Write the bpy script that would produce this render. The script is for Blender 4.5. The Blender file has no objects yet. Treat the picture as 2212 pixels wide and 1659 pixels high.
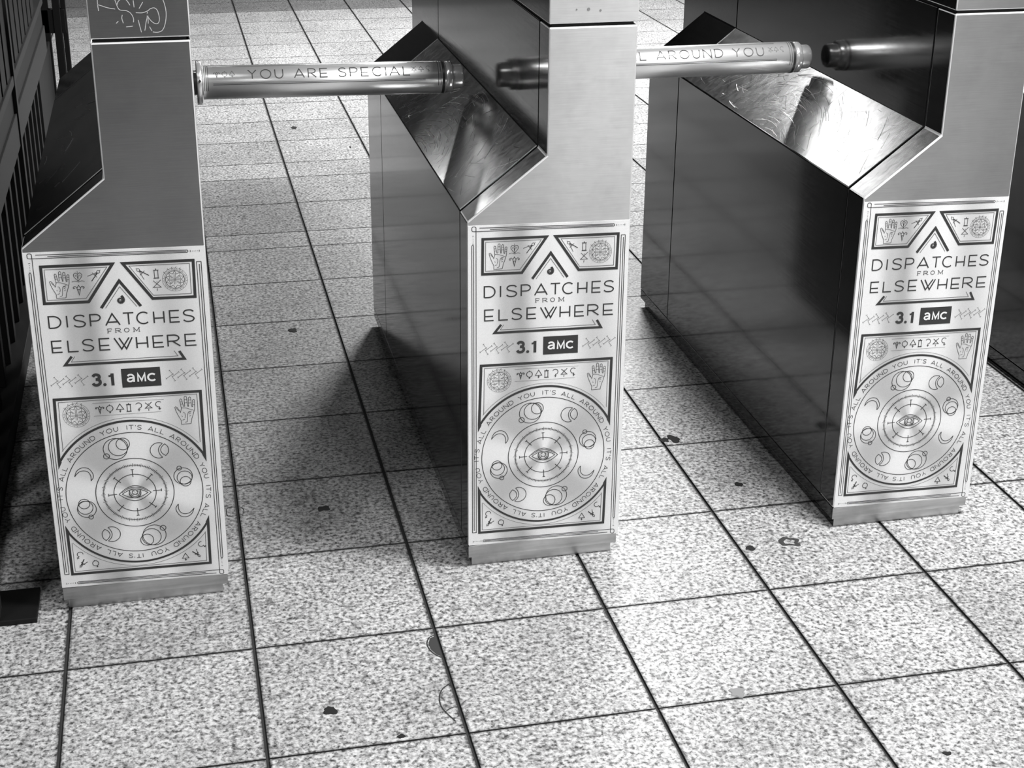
import bpy, bmesh, math, random
from mathutils import Vector, Matrix
rnd = random.Random(7)
S = bpy.context.scene
COL = S.collection

# ------------------------------------------------------------------ camera
W, H = 2212, 1659
cam_d = bpy.data.cameras.new('camera')
cam = bpy.data.objects.new('camera', cam_d)
COL.objects.link(cam)
F_PX = 3306.76
cam_d.sensor_fit = 'HORIZONTAL'
cam_d.sensor_width = 36.0
cam_d.lens = F_PX / W * 36.0
cam_d.shift_x = 0.94 / W
cam_d.shift_y = -64.16 / W
cam_d.clip_start = 0.05
yaw, pitch, roll = -0.2233, 1.1786, 0.0084
cam.matrix_world = Matrix.Translation((0.2383, -2.2203, 1.4393)) @ Matrix.Rotation(yaw, 4, 'Z') @ Matrix.Rotation(pitch, 4, 'X') @ Matrix.Rotation(roll, 4, 'Z')
S.camera = cam

# ------------------------------------------------------------------ view, world, lights
S.view_settings.view_transform = 'Standard'
S.view_settings.look = 'None'
S.view_settings.gamma = 1.0
S.view_settings.use_curve_mapping = False
S.view_settings.exposure = 0.75
world = bpy.data.worlds.new('world')
S.world = world
world.use_nodes = True
world.node_tree.nodes['Background'].inputs[0].default_value = (0.5, 0.5, 0.5, 1)
world.node_tree.nodes['Background'].inputs[1].default_value = 0.02

def area(name, loc, sx, sy, power, rot=(0, 0, 0), spread=None):
    l = bpy.data.lights.new(name, 'AREA')
    l.shape = 'RECTANGLE'; l.size = sx; l.size_y = sy; l.energy = power
    if spread: l.spread = spread
    o = bpy.data.objects.new(name, l)
    o.location = loc; o.rotation_euler = rot
    COL.objects.link(o)
    return o

CEIL = 2.75
LAMPS = [  # x, y, length along x, width along y, watts
    (1.78, -0.30, 0.6, 0.45, 64),
    (0.90, 4.2, 0.45, 0.35, 4.5),
    (0.80, -0.70, 0.4, 0.3, 3.5),  # fill light added to brighten the arm sleeves
    (-1.05, -1.1, 0.6, 0.4, 20),  # added fill from the left for the leftmost poster and floor
    (2.20, 4.5, 0.9, 0.4, 165),
    (2.10, -3.4, 1.0, 0.6, 80),
    (3.70, -3.4, 0.8, 0.5, 27),  # added to brighten the third turnstile's front by reflection
]
for i, (x, y, sx, sy, p) in enumerate(LAMPS):
    area('ceiling_and_fill_light', (x, y, CEIL - 0.075), sx, sy, p)
area('wall_lamp_light', (-1.05, 6.55, 2.25), 0.3, 0.3, 9, (-math.pi / 2, 0, 0))

# ------------------------------------------------------------------ materials
def nt(m):
    m.use_nodes = True
    t = m.node_tree
    return t, t.nodes, t.links, t.nodes['Principled BSDF']
def g(v): return (v, v, v, 1)
def simple(name, v, rough=0.5, metal=0.0, spec=0.5):
    m = bpy.data.materials.new(name)
    t, n, l, b = nt(m)
    b.inputs['Base Color'].default_value = g(v)
    b.inputs['Roughness'].default_value = rough
    b.inputs['Metallic'].default_value = metal
    b.inputs['Specular IOR Level'].default_value = spec
    return m
def ramp(n, pts, interp='LINEAR'):
    r = n.new('ShaderNodeValToRGB'); cr = r.color_ramp; cr.interpolation = interp
    while len(cr.elements) < len(pts): cr.elements.new(0.5)
    for e, (p, v) in zip(cr.elements, pts):
        e.position = p; e.color = g(v)
    return r
def noise(n, l, vec, scale, detail=4, rough=0.5, mapscale=None):
    x = n.new('ShaderNodeTexNoise'); x.inputs['Scale'].default_value = scale
    x.inputs['Detail'].default_value = detail; x.inputs['Roughness'].default_value = rough
    if mapscale:
        mp = n.new('ShaderNodeMapping'); mp.inputs['Scale'].default_value = mapscale
        l.new(vec, mp.inputs['Vector']); vec = mp.outputs['Vector']
    l.new(vec, x.inputs['Vector'])
    return x.outputs['Fac']
def math_(n, l, op, a, b=None, clamp=False):
    x = n.new('ShaderNodeMath'); x.operation = op; x.use_clamp = clamp
    for i, v in enumerate((a, b)):
        if v is None: continue
        if isinstance(v, (int, float)): x.inputs[i].default_value = v
        else: l.new(v, x.inputs[i])
    return x.outputs[0]
def mul(n, l, a, b):
    x = n.new('ShaderNodeMix'); x.data_type = 'RGBA'; x.blend_type = 'MULTIPLY'; x.inputs[0].default_value = 1.0
    l.new(a, x.inputs[6]); l.new(b, x.inputs[7])
    return x.outputs[2]

def brushed(name, base, rough, brush=(6, 40, 400), amt=0.12, smudge=0.1, bump=0.02, aniso=None, rvar=0.12):
    """stainless steel, brushed along one direction, with smudges"""
    m = bpy.data.materials.new(name)
    t, n, l, b = nt(m)
    tc = n.new('ShaderNodeTexCoord').outputs['Object']
    a = noise(n, l, tc, 1.0, 3, 0.6, brush)
    s = noise(n, l, tc, 7.0, 5, 0.6)
    fine = noise(n, l, tc, 60.0, 4, 0.7)
    c1 = ramp(n, [(0.25, base * (1 - amt)), (0.75, base * (1 + amt * 0.5))]); l.new(a, c1.inputs[0])
    c2 = ramp(n, [(0.3, 1 - smudge), (0.6, 1.0)]); l.new(s, c2.inputs[0])
    col = mul(n, l, c1.outputs[0], c2.outputs[0])
    l.new(col, b.inputs['Base Color'])
    b.inputs['Metallic'].default_value = 1.0
    r1 = math_(n, l, 'MULTIPLY_ADD', a, rvar); r1.node.inputs[2].default_value = rough - rvar / 2
    r2 = math_(n, l, 'MULTIPLY_ADD', fine, 0.08); l.new(r1, r2.node.inputs[2])
    l.new(r2, b.inputs['Roughness'])
    if aniso:
        tv = n.new('ShaderNodeCombineXYZ')
        for i in range(3): tv.inputs[i].default_value = aniso[1][i]
        b.inputs['Anisotropic'].default_value = aniso[0]
        l.new(tv.outputs[0], b.inputs['Tangent'])
    if bump:
        bp = n.new('ShaderNodeBump'); bp.inputs['Strength'].default_value = bump; bp.inputs['Distance'].default_value = 0.002
        l.new(a, bp.inputs['Height']); l.new(bp.outputs[0], b.inputs['Normal'])
    return m

M = {}
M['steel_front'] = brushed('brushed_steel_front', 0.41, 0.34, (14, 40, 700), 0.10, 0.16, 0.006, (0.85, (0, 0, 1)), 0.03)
M['steel_side'] = brushed('shaded_steel_side', 0.05, 0.06, (40, 8, 300), 0.06, 0.10, 0.0)  # same steel as the fronts, its dark reflections put into the colour
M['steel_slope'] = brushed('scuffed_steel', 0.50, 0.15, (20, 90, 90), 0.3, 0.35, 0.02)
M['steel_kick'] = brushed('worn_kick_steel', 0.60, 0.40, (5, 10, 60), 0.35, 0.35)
M['scratch'] = simple('scratch', 0.9, 0.3, 1.0)
M['graffiti'] = simple('etched_scratch', 0.5, 0.8, 0.0)
M['chrome'] = simple('chrome', 0.85, 0.22, 0.7)
M['edge'] = simple('edge_highlight', 0.9, 0.45, 0.7)  # pale bevel colour paints in the highlights along the edges
M['dark_gap'] = simple('dark_gap', 0.01, 0.8)  # black filler colour stands in for shade inside the seams
M['black_rubber'] = simple('black_ring', 0.03, 0.35)
M['ink'] = simple('printed_ink', 0.028, 0.5)
M['ink_thin'] = simple('printed_grey_ink', 0.10, 0.5)
M['white_print'] = simple('white_print', 0.8, 0.5)
M['iron'] = simple('black_painted_iron', 0.007, 0.55, 0.0, 0.2)
M['iron_grey'] = simple('grey_worn_iron', 0.02, 0.55, 0.0, 0.25)
M['gum'] = simple('trodden_gum', 0.018, 0.8, 0.0, 0.2)
M['gum_pale'] = simple('worn_gum', 0.20, 0.8)
M['gum_dull'] = simple('dull_gum', 0.045, 0.9, 0.0, 0.2)
M['paper'] = simple('paper', 0.8, 0.8)
M['grout'] = simple('dark_grout', 0.025, 0.9)
M['wall'] = simple('dark_wall', 0.03, 0.8)
M['ceiling'] = simple('grey_ceiling', 0.12, 0.8)
M['lamp_housing'] = simple('lamp_housing', 0.3, 0.6)

def sleeve_mat():
    m = bpy.data.materials.new('silver_print_sleeve')
    t, n, l, b = nt(m)
    b.inputs['Base Color'].default_value = g(0.85)
    b.inputs['Metallic'].default_value = 0.74
    b.inputs['Roughness'].default_value = 0.3
    b.inputs['Coat Weight'].default_value = 0.6
    b.inputs['Coat Roughness'].default_value = 0.04
    return m
M['sleeve'] = sleeve_mat()

def poster_mat():
    """printed sheet: pale foil-effect print whose grey sheen bands are part of the artwork"""
    m = bpy.data.materials.new('foil_effect_poster')
    t, n, l, b = nt(m)
    tc = n.new('ShaderNodeTexCoord').outputs['Object']
    sep = n.new('ShaderNodeSeparateXYZ'); l.new(tc, sep.inputs[0])
    x, z = sep.outputs[0], sep.outputs[2]
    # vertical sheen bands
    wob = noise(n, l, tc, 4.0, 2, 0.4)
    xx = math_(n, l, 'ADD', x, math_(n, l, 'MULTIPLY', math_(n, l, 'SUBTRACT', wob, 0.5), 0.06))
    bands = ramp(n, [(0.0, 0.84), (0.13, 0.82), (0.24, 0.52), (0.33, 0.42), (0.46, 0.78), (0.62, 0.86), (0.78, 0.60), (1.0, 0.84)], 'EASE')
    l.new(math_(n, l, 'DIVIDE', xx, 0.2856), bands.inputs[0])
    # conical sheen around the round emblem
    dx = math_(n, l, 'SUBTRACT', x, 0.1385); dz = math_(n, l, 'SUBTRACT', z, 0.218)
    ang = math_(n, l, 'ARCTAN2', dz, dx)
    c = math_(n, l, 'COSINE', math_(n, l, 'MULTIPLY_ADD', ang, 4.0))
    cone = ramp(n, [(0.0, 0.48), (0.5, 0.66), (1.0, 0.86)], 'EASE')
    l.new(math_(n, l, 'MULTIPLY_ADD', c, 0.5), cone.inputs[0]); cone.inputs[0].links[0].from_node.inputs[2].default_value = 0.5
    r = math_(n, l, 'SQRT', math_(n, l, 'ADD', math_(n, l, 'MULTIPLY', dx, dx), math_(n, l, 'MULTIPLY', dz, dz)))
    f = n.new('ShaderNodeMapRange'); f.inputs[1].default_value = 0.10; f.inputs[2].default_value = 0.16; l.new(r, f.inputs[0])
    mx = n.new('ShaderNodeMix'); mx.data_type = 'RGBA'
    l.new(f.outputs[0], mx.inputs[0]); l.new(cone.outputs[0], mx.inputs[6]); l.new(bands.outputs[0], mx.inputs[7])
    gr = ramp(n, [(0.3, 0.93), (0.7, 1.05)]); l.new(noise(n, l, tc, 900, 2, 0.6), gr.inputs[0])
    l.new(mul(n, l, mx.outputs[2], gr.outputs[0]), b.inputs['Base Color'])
    b.inputs['Roughness'].default_value = 0.42
    b.inputs['Metallic'].default_value = 0.15
    return m
M['poster'] = poster_mat()

def floor_mat():
    m = bpy.data.materials.new('granite_tile')
    t, n, l, b = nt(m)
    tc = n.new('ShaderNodeTexCoord').outputs['Object']
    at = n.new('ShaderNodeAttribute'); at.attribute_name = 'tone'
    uv = n.new('ShaderNodeUVMap').outputs[0]
    n1 = noise(n, l, tc, 130, 3, 0.65)
    n2 = noise(n, l, tc, 45, 3, 0.6)
    n3 = noise(n, l, tc, 3.0, 4, 0.6)
    v = n.new('ShaderNodeTexVoronoi'); v.inputs['Scale'].default_value = 190; l.new(tc, v.inputs['Vector'])
    r1 = ramp(n, [(0.36, 0.07), (0.45, 0.32), (0.56, 0.53), (0.7, 0.68)]); l.new(n1, r1.inputs[0])
    r2 = ramp(n, [(0.32, 0.55), (0.48, 1.0)]); l.new(n2, r2.inputs[0])
    r3 = ramp(n, [(0.35, 0.78), (0.6, 1.0)]); l.new(n3, r3.inputs[0])
    sv = n.new('ShaderNodeSeparateColor'); l.new(v.outputs['Color'], sv.inputs[0])
    r4 = ramp(n, [(0.0, 0.45), (0.16, 0.8), (0.35, 1.0)]); l.new(sv.outputs[0], r4.inputs[0])
    c = mul(n, l, r1.outputs[0], r2.outputs[0]); c = mul(n, l, c, r3.outputs[0]); c = mul(n, l, c, r4.outputs[0])
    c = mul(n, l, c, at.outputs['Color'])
    # grime creeping in along the joints
    su = n.new('ShaderNodeSeparateXYZ'); l.new(uv, su.inputs[0])
    def edge(s): return math_(n, l, 'MINIMUM', s, math_(n, l, 'SUBTRACT', 1.0, s))
    e = math_(n, l, 'MINIMUM', edge(su.outputs[0]), edge(su.outputs[1]))
    e = math_(n, l, 'ADD', e, math_(n, l, 'MULTIPLY', math_(n, l, 'SUBTRACT', n1, 0.5), 0.012))
    re = ramp(n, [(0.0, 0.25), (0.006, 0.55), (0.016, 1.0)]); l.new(e, re.inputs[0])
    c = mul(n, l, c, re.outputs[0])
    l.new(c, b.inputs['Base Color'])
    b.inputs['Roughness'].default_value = 0.5
    b.inputs['Specular IOR Level'].default_value = 0.35
    bp = n.new('ShaderNodeBump'); bp.inputs['Strength'].default_value = 0.25; bp.inputs['Distance'].default_value = 0.001
    l.new(n1, bp.inputs['Height']); l.new(bp.outputs[0], b.inputs['Normal'])
    return m
M['floor'] = floor_mat()

# ------------------------------------------------------------------ helpers
def link(name, me, parent=None, mats=()):
    o = bpy.data.objects.new(name, me); COL.objects.link(o)
    for m in mats: me.materials.append(m)
    if parent: o.parent = parent
    return o
def obj(name, bm, mats, parent=None, smooth=False):
    me = bpy.data.meshes.new(name)
    bmesh.ops.recalc_face_normals(bm, faces=bm.faces)
    bm.to_mesh(me); bm.free()
    if smooth:
        for p in me.polygons: p.use_smooth = True
    if not isinstance(mats, (list, tuple)): mats = [mats]
    return link(name, me, parent, mats)
def thing(name, label, cat, loc=(0, 0, 0), group=None):
    o = bpy.data.objects.new(name, None); COL.objects.link(o)
    o.location = loc; o['label'] = label; o['category'] = cat
    if group: o['group'] = group
    return o
def tag(o, label, cat, group=None):
    o['label'] = label; o['category'] = cat
    if group: o['group'] = group
    return o
def struct(o): o['kind'] = 'structure'; return o
def bx(bm, x0, x1, y0, y1, z0, z1, bev=0.0, mat=0):
    r = bmesh.ops.create_cube(bm, size=1.0, matrix=Matrix.Translation(((x0 + x1) / 2, (y0 + y1) / 2, (z0 + z1) / 2)) @ Matrix.Diagonal((x1 - x0, y1 - y0, z1 - z0, 1)))
    fs = set()
    for v in r['verts']:
        for f in v.link_faces: fs.add(f)
    for f in fs: f.material_index = mat
    if bev:
        es = list({e for v in r['verts'] for e in v.link_edges})
        bmesh.ops.bevel(bm, geom=es, offset=bev, segments=2, affect='EDGES', profile=0.5)
def prism(bm, prof, y0, y1, bev=0.0):
    """profile in x-z extruded along y"""
    a = [bm.verts.new((x, y0, z)) for x, z in prof]
    b = [bm.verts.new((x, y1, z)) for x, z in prof]
    n = len(prof)
    fs = [bm.faces.new(a), bm.faces.new(b[::-1])]
    for i in range(n):
        fs.append(bm.faces.new((a[i], b[i], b[(i + 1) % n], a[(i + 1) % n])))
    bmesh.ops.recalc_face_normals(bm, faces=fs)
    if bev:
        es = list({e for f in fs for e in f.edges})
        bmesh.ops.bevel(bm, geom=es, offset=bev, segments=2, affect='EDGES', profile=0.5)
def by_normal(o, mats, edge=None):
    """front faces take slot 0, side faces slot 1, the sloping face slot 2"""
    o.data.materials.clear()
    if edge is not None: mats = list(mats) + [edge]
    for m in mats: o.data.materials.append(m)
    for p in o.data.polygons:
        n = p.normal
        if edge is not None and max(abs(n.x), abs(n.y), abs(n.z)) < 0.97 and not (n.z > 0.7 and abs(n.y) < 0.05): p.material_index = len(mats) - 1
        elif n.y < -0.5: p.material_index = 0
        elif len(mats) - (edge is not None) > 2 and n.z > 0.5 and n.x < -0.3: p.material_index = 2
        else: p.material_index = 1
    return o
def lathe_x(bm, prof, seg=48, mat=0):
    """revolve (x, r) profile around the x axis"""
    rings = []
    for x, r in prof:
        if r < 1e-6: rings.append([bm.verts.new((x, 0, 0))])
        else: rings.append([bm.verts.new((x, r * math.cos(2 * math.pi * i / seg), r * math.sin(2 * math.pi * i / seg))) for i in range(seg)])
    for A, B in zip(rings, rings[1:]):
        for i in range(seg):
            j = (i + 1) % seg
            if len(A) == 1 and len(B) == 1: continue
            if len(A) == 1: f = bm.faces.new((A[0], B[i], B[j]))
            elif len(B) == 1: f = bm.faces.new((A[i], A[j], B[0]))
            else: f = bm.faces.new((A[i], A[j], B[j], B[i]))
            f.material_index = mat; f.smooth = True

# ---- flat ink drawing: everything in millimetres on a plane, mapped by a function
class Ink:
    def __init__(s, bm, fn): s.bm = bm; s.fn = fn
    def face(s, pts, mat):
        vs = [s.bm.verts.new(s.fn(*p)) for p in pts]
        try:
            f = s.bm.faces.new(vs); f.material_index = mat
        except ValueError: pass
    step = None
    def line(s, pts, w, mat=1, closed=False):
        P = []
        if s.step:
            q = list(pts) + ([pts[0]] if closed else []); pts = [q[0]]
            for a, b in zip(q, q[1:]):
                k = max(1, int(math.hypot(b[0] - a[0], b[1] - a[1]) / s.step))
                pts += [(a[0] + (b[0] - a[0]) * i / k, a[1] + (b[1] - a[1]) * i / k) for i in range(1, k + 1)]
        for p in pts:
            if not P or (abs(p[0] - P[-1][0]) + abs(p[1] - P[-1][1])) > 1e-4: P.append(p)
        if closed and abs(P[0][0] - P[-1][0]) + abs(P[0][1] - P[-1][1]) < 1e-4: P.pop()
        n = len(P)
        if n < 2: return
        L, R = [], []
        for i in range(n):
            a = P[i - 1] if (i or closed) else None
            c = P[(i + 1) % n] if (i < n - 1 or closed) else None
            b = P[i]
            def nr(p, q):
                dx, dy = q[0] - p[0], q[1] - p[1]; d = math.hypot(dx, dy) or 1e-9
                return (-dy / d, dx / d)
            if a is None: nx, ny = nr(b, c); k = 1
            elif c is None: nx, ny = nr(a, b); k = 1
            else:
                n1, n2 = nr(a, b), nr(b, c)
                nx, ny = n1[0] + n2[0], n1[1] + n2[1]; d = math.hypot(nx, ny)
                if d < 0.2: nx, ny = n1; k = 1
                else:
                    nx, ny = nx / d, ny / d; k = min(2.6, 1 / max(0.2, nx * n1[0] + ny * n1[1]))
            h = w / 2 * k
            L.append((b[0] + nx * h, b[1] + ny * h)); R.append((b[0] - nx * h, b[1] - ny * h))
        for i in range(n if closed else n - 1):
            j = (i + 1) % n
            s.face([L[i], R[i], R[j], L[j]], mat)
    def poly(s, pts, mat=1): s.face(pts, mat)
    def circle(s, c, r, w, mat=1, a0=0, a1=360, n=None):
        n = n or max(14, int(r * 1.1 * (abs(a1 - a0) / 360)) + 8)
        pts = arc(c[0], c[1], r, r, a0, a1, n)
        s.line(pts, w, mat, closed=abs(a1 - a0) >= 359.9)
    def disc(s, c, r, mat=1): s.poly(arc(c[0], c[1], r, r, 0, 345, 23), mat)

def arc(cx, cy, rx, ry, a0, a1, n=16):
    return [(cx + rx * math.cos(math.radians(a0 + (a1 - a0) * i / n)), cy + ry * math.sin(math.radians(a0 + (a1 - a0) * i / n))) for i in range(n + 1)]
def spl(P, n=5):
    out = []
    for i in range(len(P) - 1):
        p0, p1, p2, p3 = P[max(i - 1, 0)], P[i], P[i + 1], P[min(i + 2, len(P) - 1)]
        for k in range(n):
            t = k / n
            out.append(tuple(0.5 * (2 * p1[d] + (p2[d] - p0[d]) * t + (2 * p0[d] - 5 * p1[d] + 4 * p2[d] - p3[d]) * t * t + (3 * p1[d] - p0[d] - 3 * p2[d] + p3[d]) * t ** 3) for d in (0, 1)))
    return out + [P[-1]]

# letters drawn as strokes in a unit box: name -> (natural width, strokes)
FONT = {
 'A': (1.0, [[(0, 0), (0.5, 1), (1, 0)], [(0.16, 0.27), (0.84, 0.27)]]),
 'C': (0.95, [arc(0.55, 0.5, 0.55, 0.5, 48, 312, 22)]),
 'D': (0.9, [[(0, 0), (0, 1), (0.38, 1)] + arc(0.38, 0.5, 0.62, 0.5, 88, -88, 18) + [(0.38, 0), (0, 0)]]),
 'E': (0.75, [[(1, 1), (0, 1), (0, 0), (1, 0)], [(0, 0.4), (0.93, 0.4)]]),
 'F': (0.7, [[(1, 1), (0, 1), (0, 0)], [(0, 0.45), (0.88, 0.45)]]),
 'H': (0.8, [[(0, 0), (0, 1)], [(1, 0), (1, 1)], [(0, 0.42), (1, 0.42)]]),
 'I': (0.0, [[(0, 0), (0, 1)]]),
 'L': (0.7, [[(0, 1), (0, 0), (1, 0)]]),
 'M': (1.1, [[(0.05, 0), (0.05, 1), (0.5, 0.15), (0.95, 1), (0.95, 0)]]),
 'N': (0.9, [[(0, 0), (0, 1), (1, 0), (1, 1)]]),
 'O': (1.05, [arc(0.5, 0.5, 0.5, 0.5, 90, 450, 28)]),
 'P': (0.75, [[(0, 0), (0, 1), (0.55, 1)] + arc(0.55, 0.72, 0.45, 0.28, 88, -88, 12) + [(0.55, 0.44), (0, 0.44)]]),
 'R': (0.8, [[(0, 0), (0, 1), (0.5, 1)] + arc(0.5, 0.73, 0.42, 0.27, 88, -88, 12) + [(0.5, 0.46), (0, 0.46)], [(0.36, 0.46), (1, 0)]]),
 'S': (0.75, [spl([(0.95, 0.86), (0.75, 0.98), (0.48, 1.0), (0.2, 0.95), (0.04, 0.77), (0.16, 0.60), (0.45, 0.52), (0.78, 0.43), (0.97, 0.26), (0.82, 0.06), (0.5, 0.0), (0.2, 0.03), (0.0, 0.15)], 4)]),
 'T': (0.85, [[(0, 1), (1, 1)], [(0.5, 1), (0.5, 0)]]),
 'U': (0.8, [[(0, 1), (0, 0.38)] + arc(0.5, 0.38, 0.5, 0.38, 180, 360, 16) + [(1, 1)]]),
 'W': (1.4, [[(0, 1), (0.37, 0), (0.83, 1)], [(0.27, 1), (0.64, 0), (1, 1)]]),
 'Y': (0.85, [[(0, 1), (0.5, 0.5), (1, 1)], [(0.5, 0.5), (0.5, 0)]]),
 "'": (0.0, [[(0, 0.75), (0, 1)]]),
}
def glyph(ink, ch, x0, x1, z0, z1, w, mat=1, tf=None):
    for st in FONT[ch][1]:
        pts = [(x0 + p[0] * (x1 - x0), z0 + p[1] * (z1 - z0)) for p in st]
        if tf: pts = [tf(*p) for p in pts]
        ink.line(pts, w, mat)
def text_width(s, h, gap, space):
    x = 0
    for ch in s:
        x += space if ch == ' ' else FONT[ch][0] * h + gap
    return x - gap
def text(ink, s, x, z, h, gap, space, w, mat=1, tf=None):
    for ch in s:
        if ch == ' ': x += space; continue
        cw = FONT[ch][0] * h
        glyph(ink, ch, x, x + cw, z, z + h, w, mat, tf); x += cw + gap
    return x

HAND = [(470, 708), (470, 655), (435, 580), (412, 520), (400, 470), (412, 460), (430, 472), (450, 505), (468, 545), (484, 490), (476, 430), (470, 372), (480, 358), (494, 364), (500, 400), (512, 462), (528, 462), (527, 400), (530, 336), (544, 325), (558, 334), (562, 400), (568, 466), (578, 466), (578, 410), (583, 348), (598, 338), (612, 350), (613, 410), (616, 470), (628, 474), (630, 425), (633, 385), (648, 374), (660, 385), (657, 440), (652, 500), (635, 560), (606, 640), (592, 704)]
HAND_C = [[(484, 482), (540, 486), (590, 505), (638, 525)], [(500, 540), (524, 556), (528, 590), (520, 622)], [(600, 545), (565, 548), (556, 590), (552, 640), (545, 675), (515, 682)], [(474, 400), (500, 398)], [(478, 432), (506, 430)], [(528, 370), (560, 370)], [(528, 415), (565, 414)], [(580, 380), (613, 380)], [(579, 420), (614, 420)], [(632, 412), (659, 412)], [(628, 445), (656, 448)], [(420, 478), (432, 500), (452, 520)], [(480, 590), (492, 604)], [(575, 570), (605, 560)], [(580, 600), (600, 590)], [(570, 540), (612, 532)], [(485, 650), (520, 640)]]
def draw_hand(ink, x0, x1, z0, z1, w):
    f = lambda p: (x0 + (p[0] - 400) / 260 * (x1 - x0), z1 - (p[1] - 325) / 383 * (z1 - z0))
    ink.line([f(p) for p in HAND], w, 1, closed=True)
    for c in HAND_C: ink.line([f(p) for p in c], w * 0.85, 1)
def draw_seal(ink, c, R, w):
    cx, cz = c
    ink.circle(c, R, w * 0.6, 2); ink.circle(c, R * 0.86, w * 0.6, 2); ink.circle(c, R * 0.76, w, 1)
    ink.circle(c, R * 0.46, w * 0.8, 1, 130, 230); ink.circle(c, R * 0.46, w * 0.8, 1, -50, 50)
    k = R * 0.40
    for d in (-0.05, 0.05):
        ink.line([(cx + d * R, cz - k), (cx + d * R, cz + k * 1.4)], w * 0.7, 1); ink.line([(cx - k, cz + d * R), (cx + k, cz + d * R)], w * 0.7, 1)
    n = 10
    pts = []
    for i in range(2 * n):
        r = R * (0.76 if i % 2 == 0 else 0.5); a = math.radians(90 + i * 180 / n)
        pts.append((cx + r * math.cos(a), cz + r * math.sin(a)))
    ink.line(pts, w * 0.8, 1, closed=True)
    for i in range(26):
        a = math.radians(i * 360 / 26 + 4)
        if i % 3 == 2: continue
        ink.line([(cx + R * 0.89 * math.cos(a), cz + R * 0.89 * math.sin(a)), (cx + R * 0.97 * math.cos(a + 0.06), cz + R * 0.97 * math.sin(a + 0.06))], w * 0.7, 2)
    for a in (62, 80, 98, 118, 140):
        ink.circle((cx + R * 1.03 * math.cos(math.radians(a)), cz + R * 1.03 * math.sin(math.radians(a))), R * 0.07, w * 0.7, 1, a, a + 250, 8)
    for sx in (-1, 1):
        for sz in (-1, 1):
            ink.line([(cx + sx * R * 0.12, cz + sz * R * 0.2), (cx + sx * R * 0.32, cz + sz * R * 0.2)], w, 1)
            ink.line([(cx + sx * R * 0.2, cz + sz * R * 0.28), (cx + sx * R * 0.34, cz + sz * R * 0.3)], w * 0.7, 1)
def draw_symbol(ink, k, cx, cz, s, w, rot=0):
    """small alchemical-looking signs, s = height"""
    ca, sa = math.cos(math.radians(rot)), math.sin(math.radians(rot))
    def T(pts): return [(cx + s * (x * ca - z * sa), cz + s * (x * sa + z * ca)) for x, z in pts]
    if k == 'ram':      # pointed drop with curling arms
        ink.line(T([(0, -0.5), (-0.14, 0.1), (0, 0.36), (0.14, 0.1)]), w, 1, closed=True)
        ink.line(T([(0, -0.5), (-0.09, -0.02), (0.09, -0.02)]), w * 1.1, 1, closed=True)
        for q in (-1, 1): ink.line(T(spl([(0.13 * q, 0.12), (0.26 * q, 0.26), (0.42 * q, 0.2), (0.4 * q, 0.08), (0.3 * q, 0.14)], 3)), w, 1)
    elif k == 'ring':   # ring with short cross below and tick above
        ink.line(T(arc(0, 0.04, 0.34, 0.34, 0, 360, 20)), w, 1, closed=True)
        ink.line(T([(0, -0.3), (0, -0.52)]), w, 1); ink.line(T([(-0.1, -0.42), (0.1, -0.42)]), w, 1); ink.line(T([(0, 0.38), (0, 0.5)]), w, 1)
    elif k == 'tri':
        ink.line(T([(-0.38, -0.15), (0, 0.5), (0.38, -0.15)]), w, 1, closed=True)
        ink.line(T([(0, -0.15), (0, -0.5)]), w, 1); ink.line(T([(-0.13, -0.34), (0.13, -0.34)]), w, 1)
    elif k == 'jar':
        ink.line(T([(-0.17, -0.42), (-0.17, 0.34), (0.17, 0.34), (0.17, -0.42)]), w, 1, closed=True)
        ink.line(T([(-0.26, -0.45), (0.26, -0.45)]), w * 1.3, 1); ink.line(T([(-0.26, 0.36), (0.26, 0.36)]), w * 1.1, 1); ink.line(T([(0, 0.36), (0, 0.52)]), w * 1.3, 1)
    elif k == 'hookL':  # open curl facing left with cross
        ink.line(T(arc(-0.02, 0.16, 0.32, 0.32, 150, -90, 16)), w, 1); ink.line(T([(0, -0.16), (0, -0.5)]), w, 1); ink.line(T([(-0.14, -0.34), (0.14, -0.34)]), w, 1)
    elif k == 'hookR':
        ink.line(T(arc(0.02, 0.18, 0.32, 0.32, 40, 290, 16)), w, 1); ink.line(T([(0.08, -0.14), (0.1, -0.5)]), w, 1); ink.line(T([(-0.04, -0.34), (0.24, -0.32)]), w, 1)
    elif k == 'hour':
        ink.line(T([(-0.34, 0.45), (0.34, -0.2), (-0.36, -0.2), (0.34, 0.5)]), w, 1); ink.line(T([(-0.01, -0.3), (-0.03, -0.52)]), w, 1)
        ink.disc(T([(0, 0.32)])[0], s * 0.04)
    elif k == 'compass':
        ink.line(T(arc(0, 0.38, 0.12, 0.12, 0, 360, 12)), w, 1, closed=True); ink.line(T([(0, 0.5), (0, 0.62)]), w, 1)
        ink.line(T([(0.03, 0.27), (0.22, -0.55)]), w * 1.7, 1); ink.line(T([(-0.03, 0.27), (-0.3, -0.5)]), w, 1)
        ink.line(T([(-0.26, -0.02), (0.28, -0.02)]), w, 1); ink.line(T([(0, 0.25), (0.0, -0.05)]), w, 1)

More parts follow.
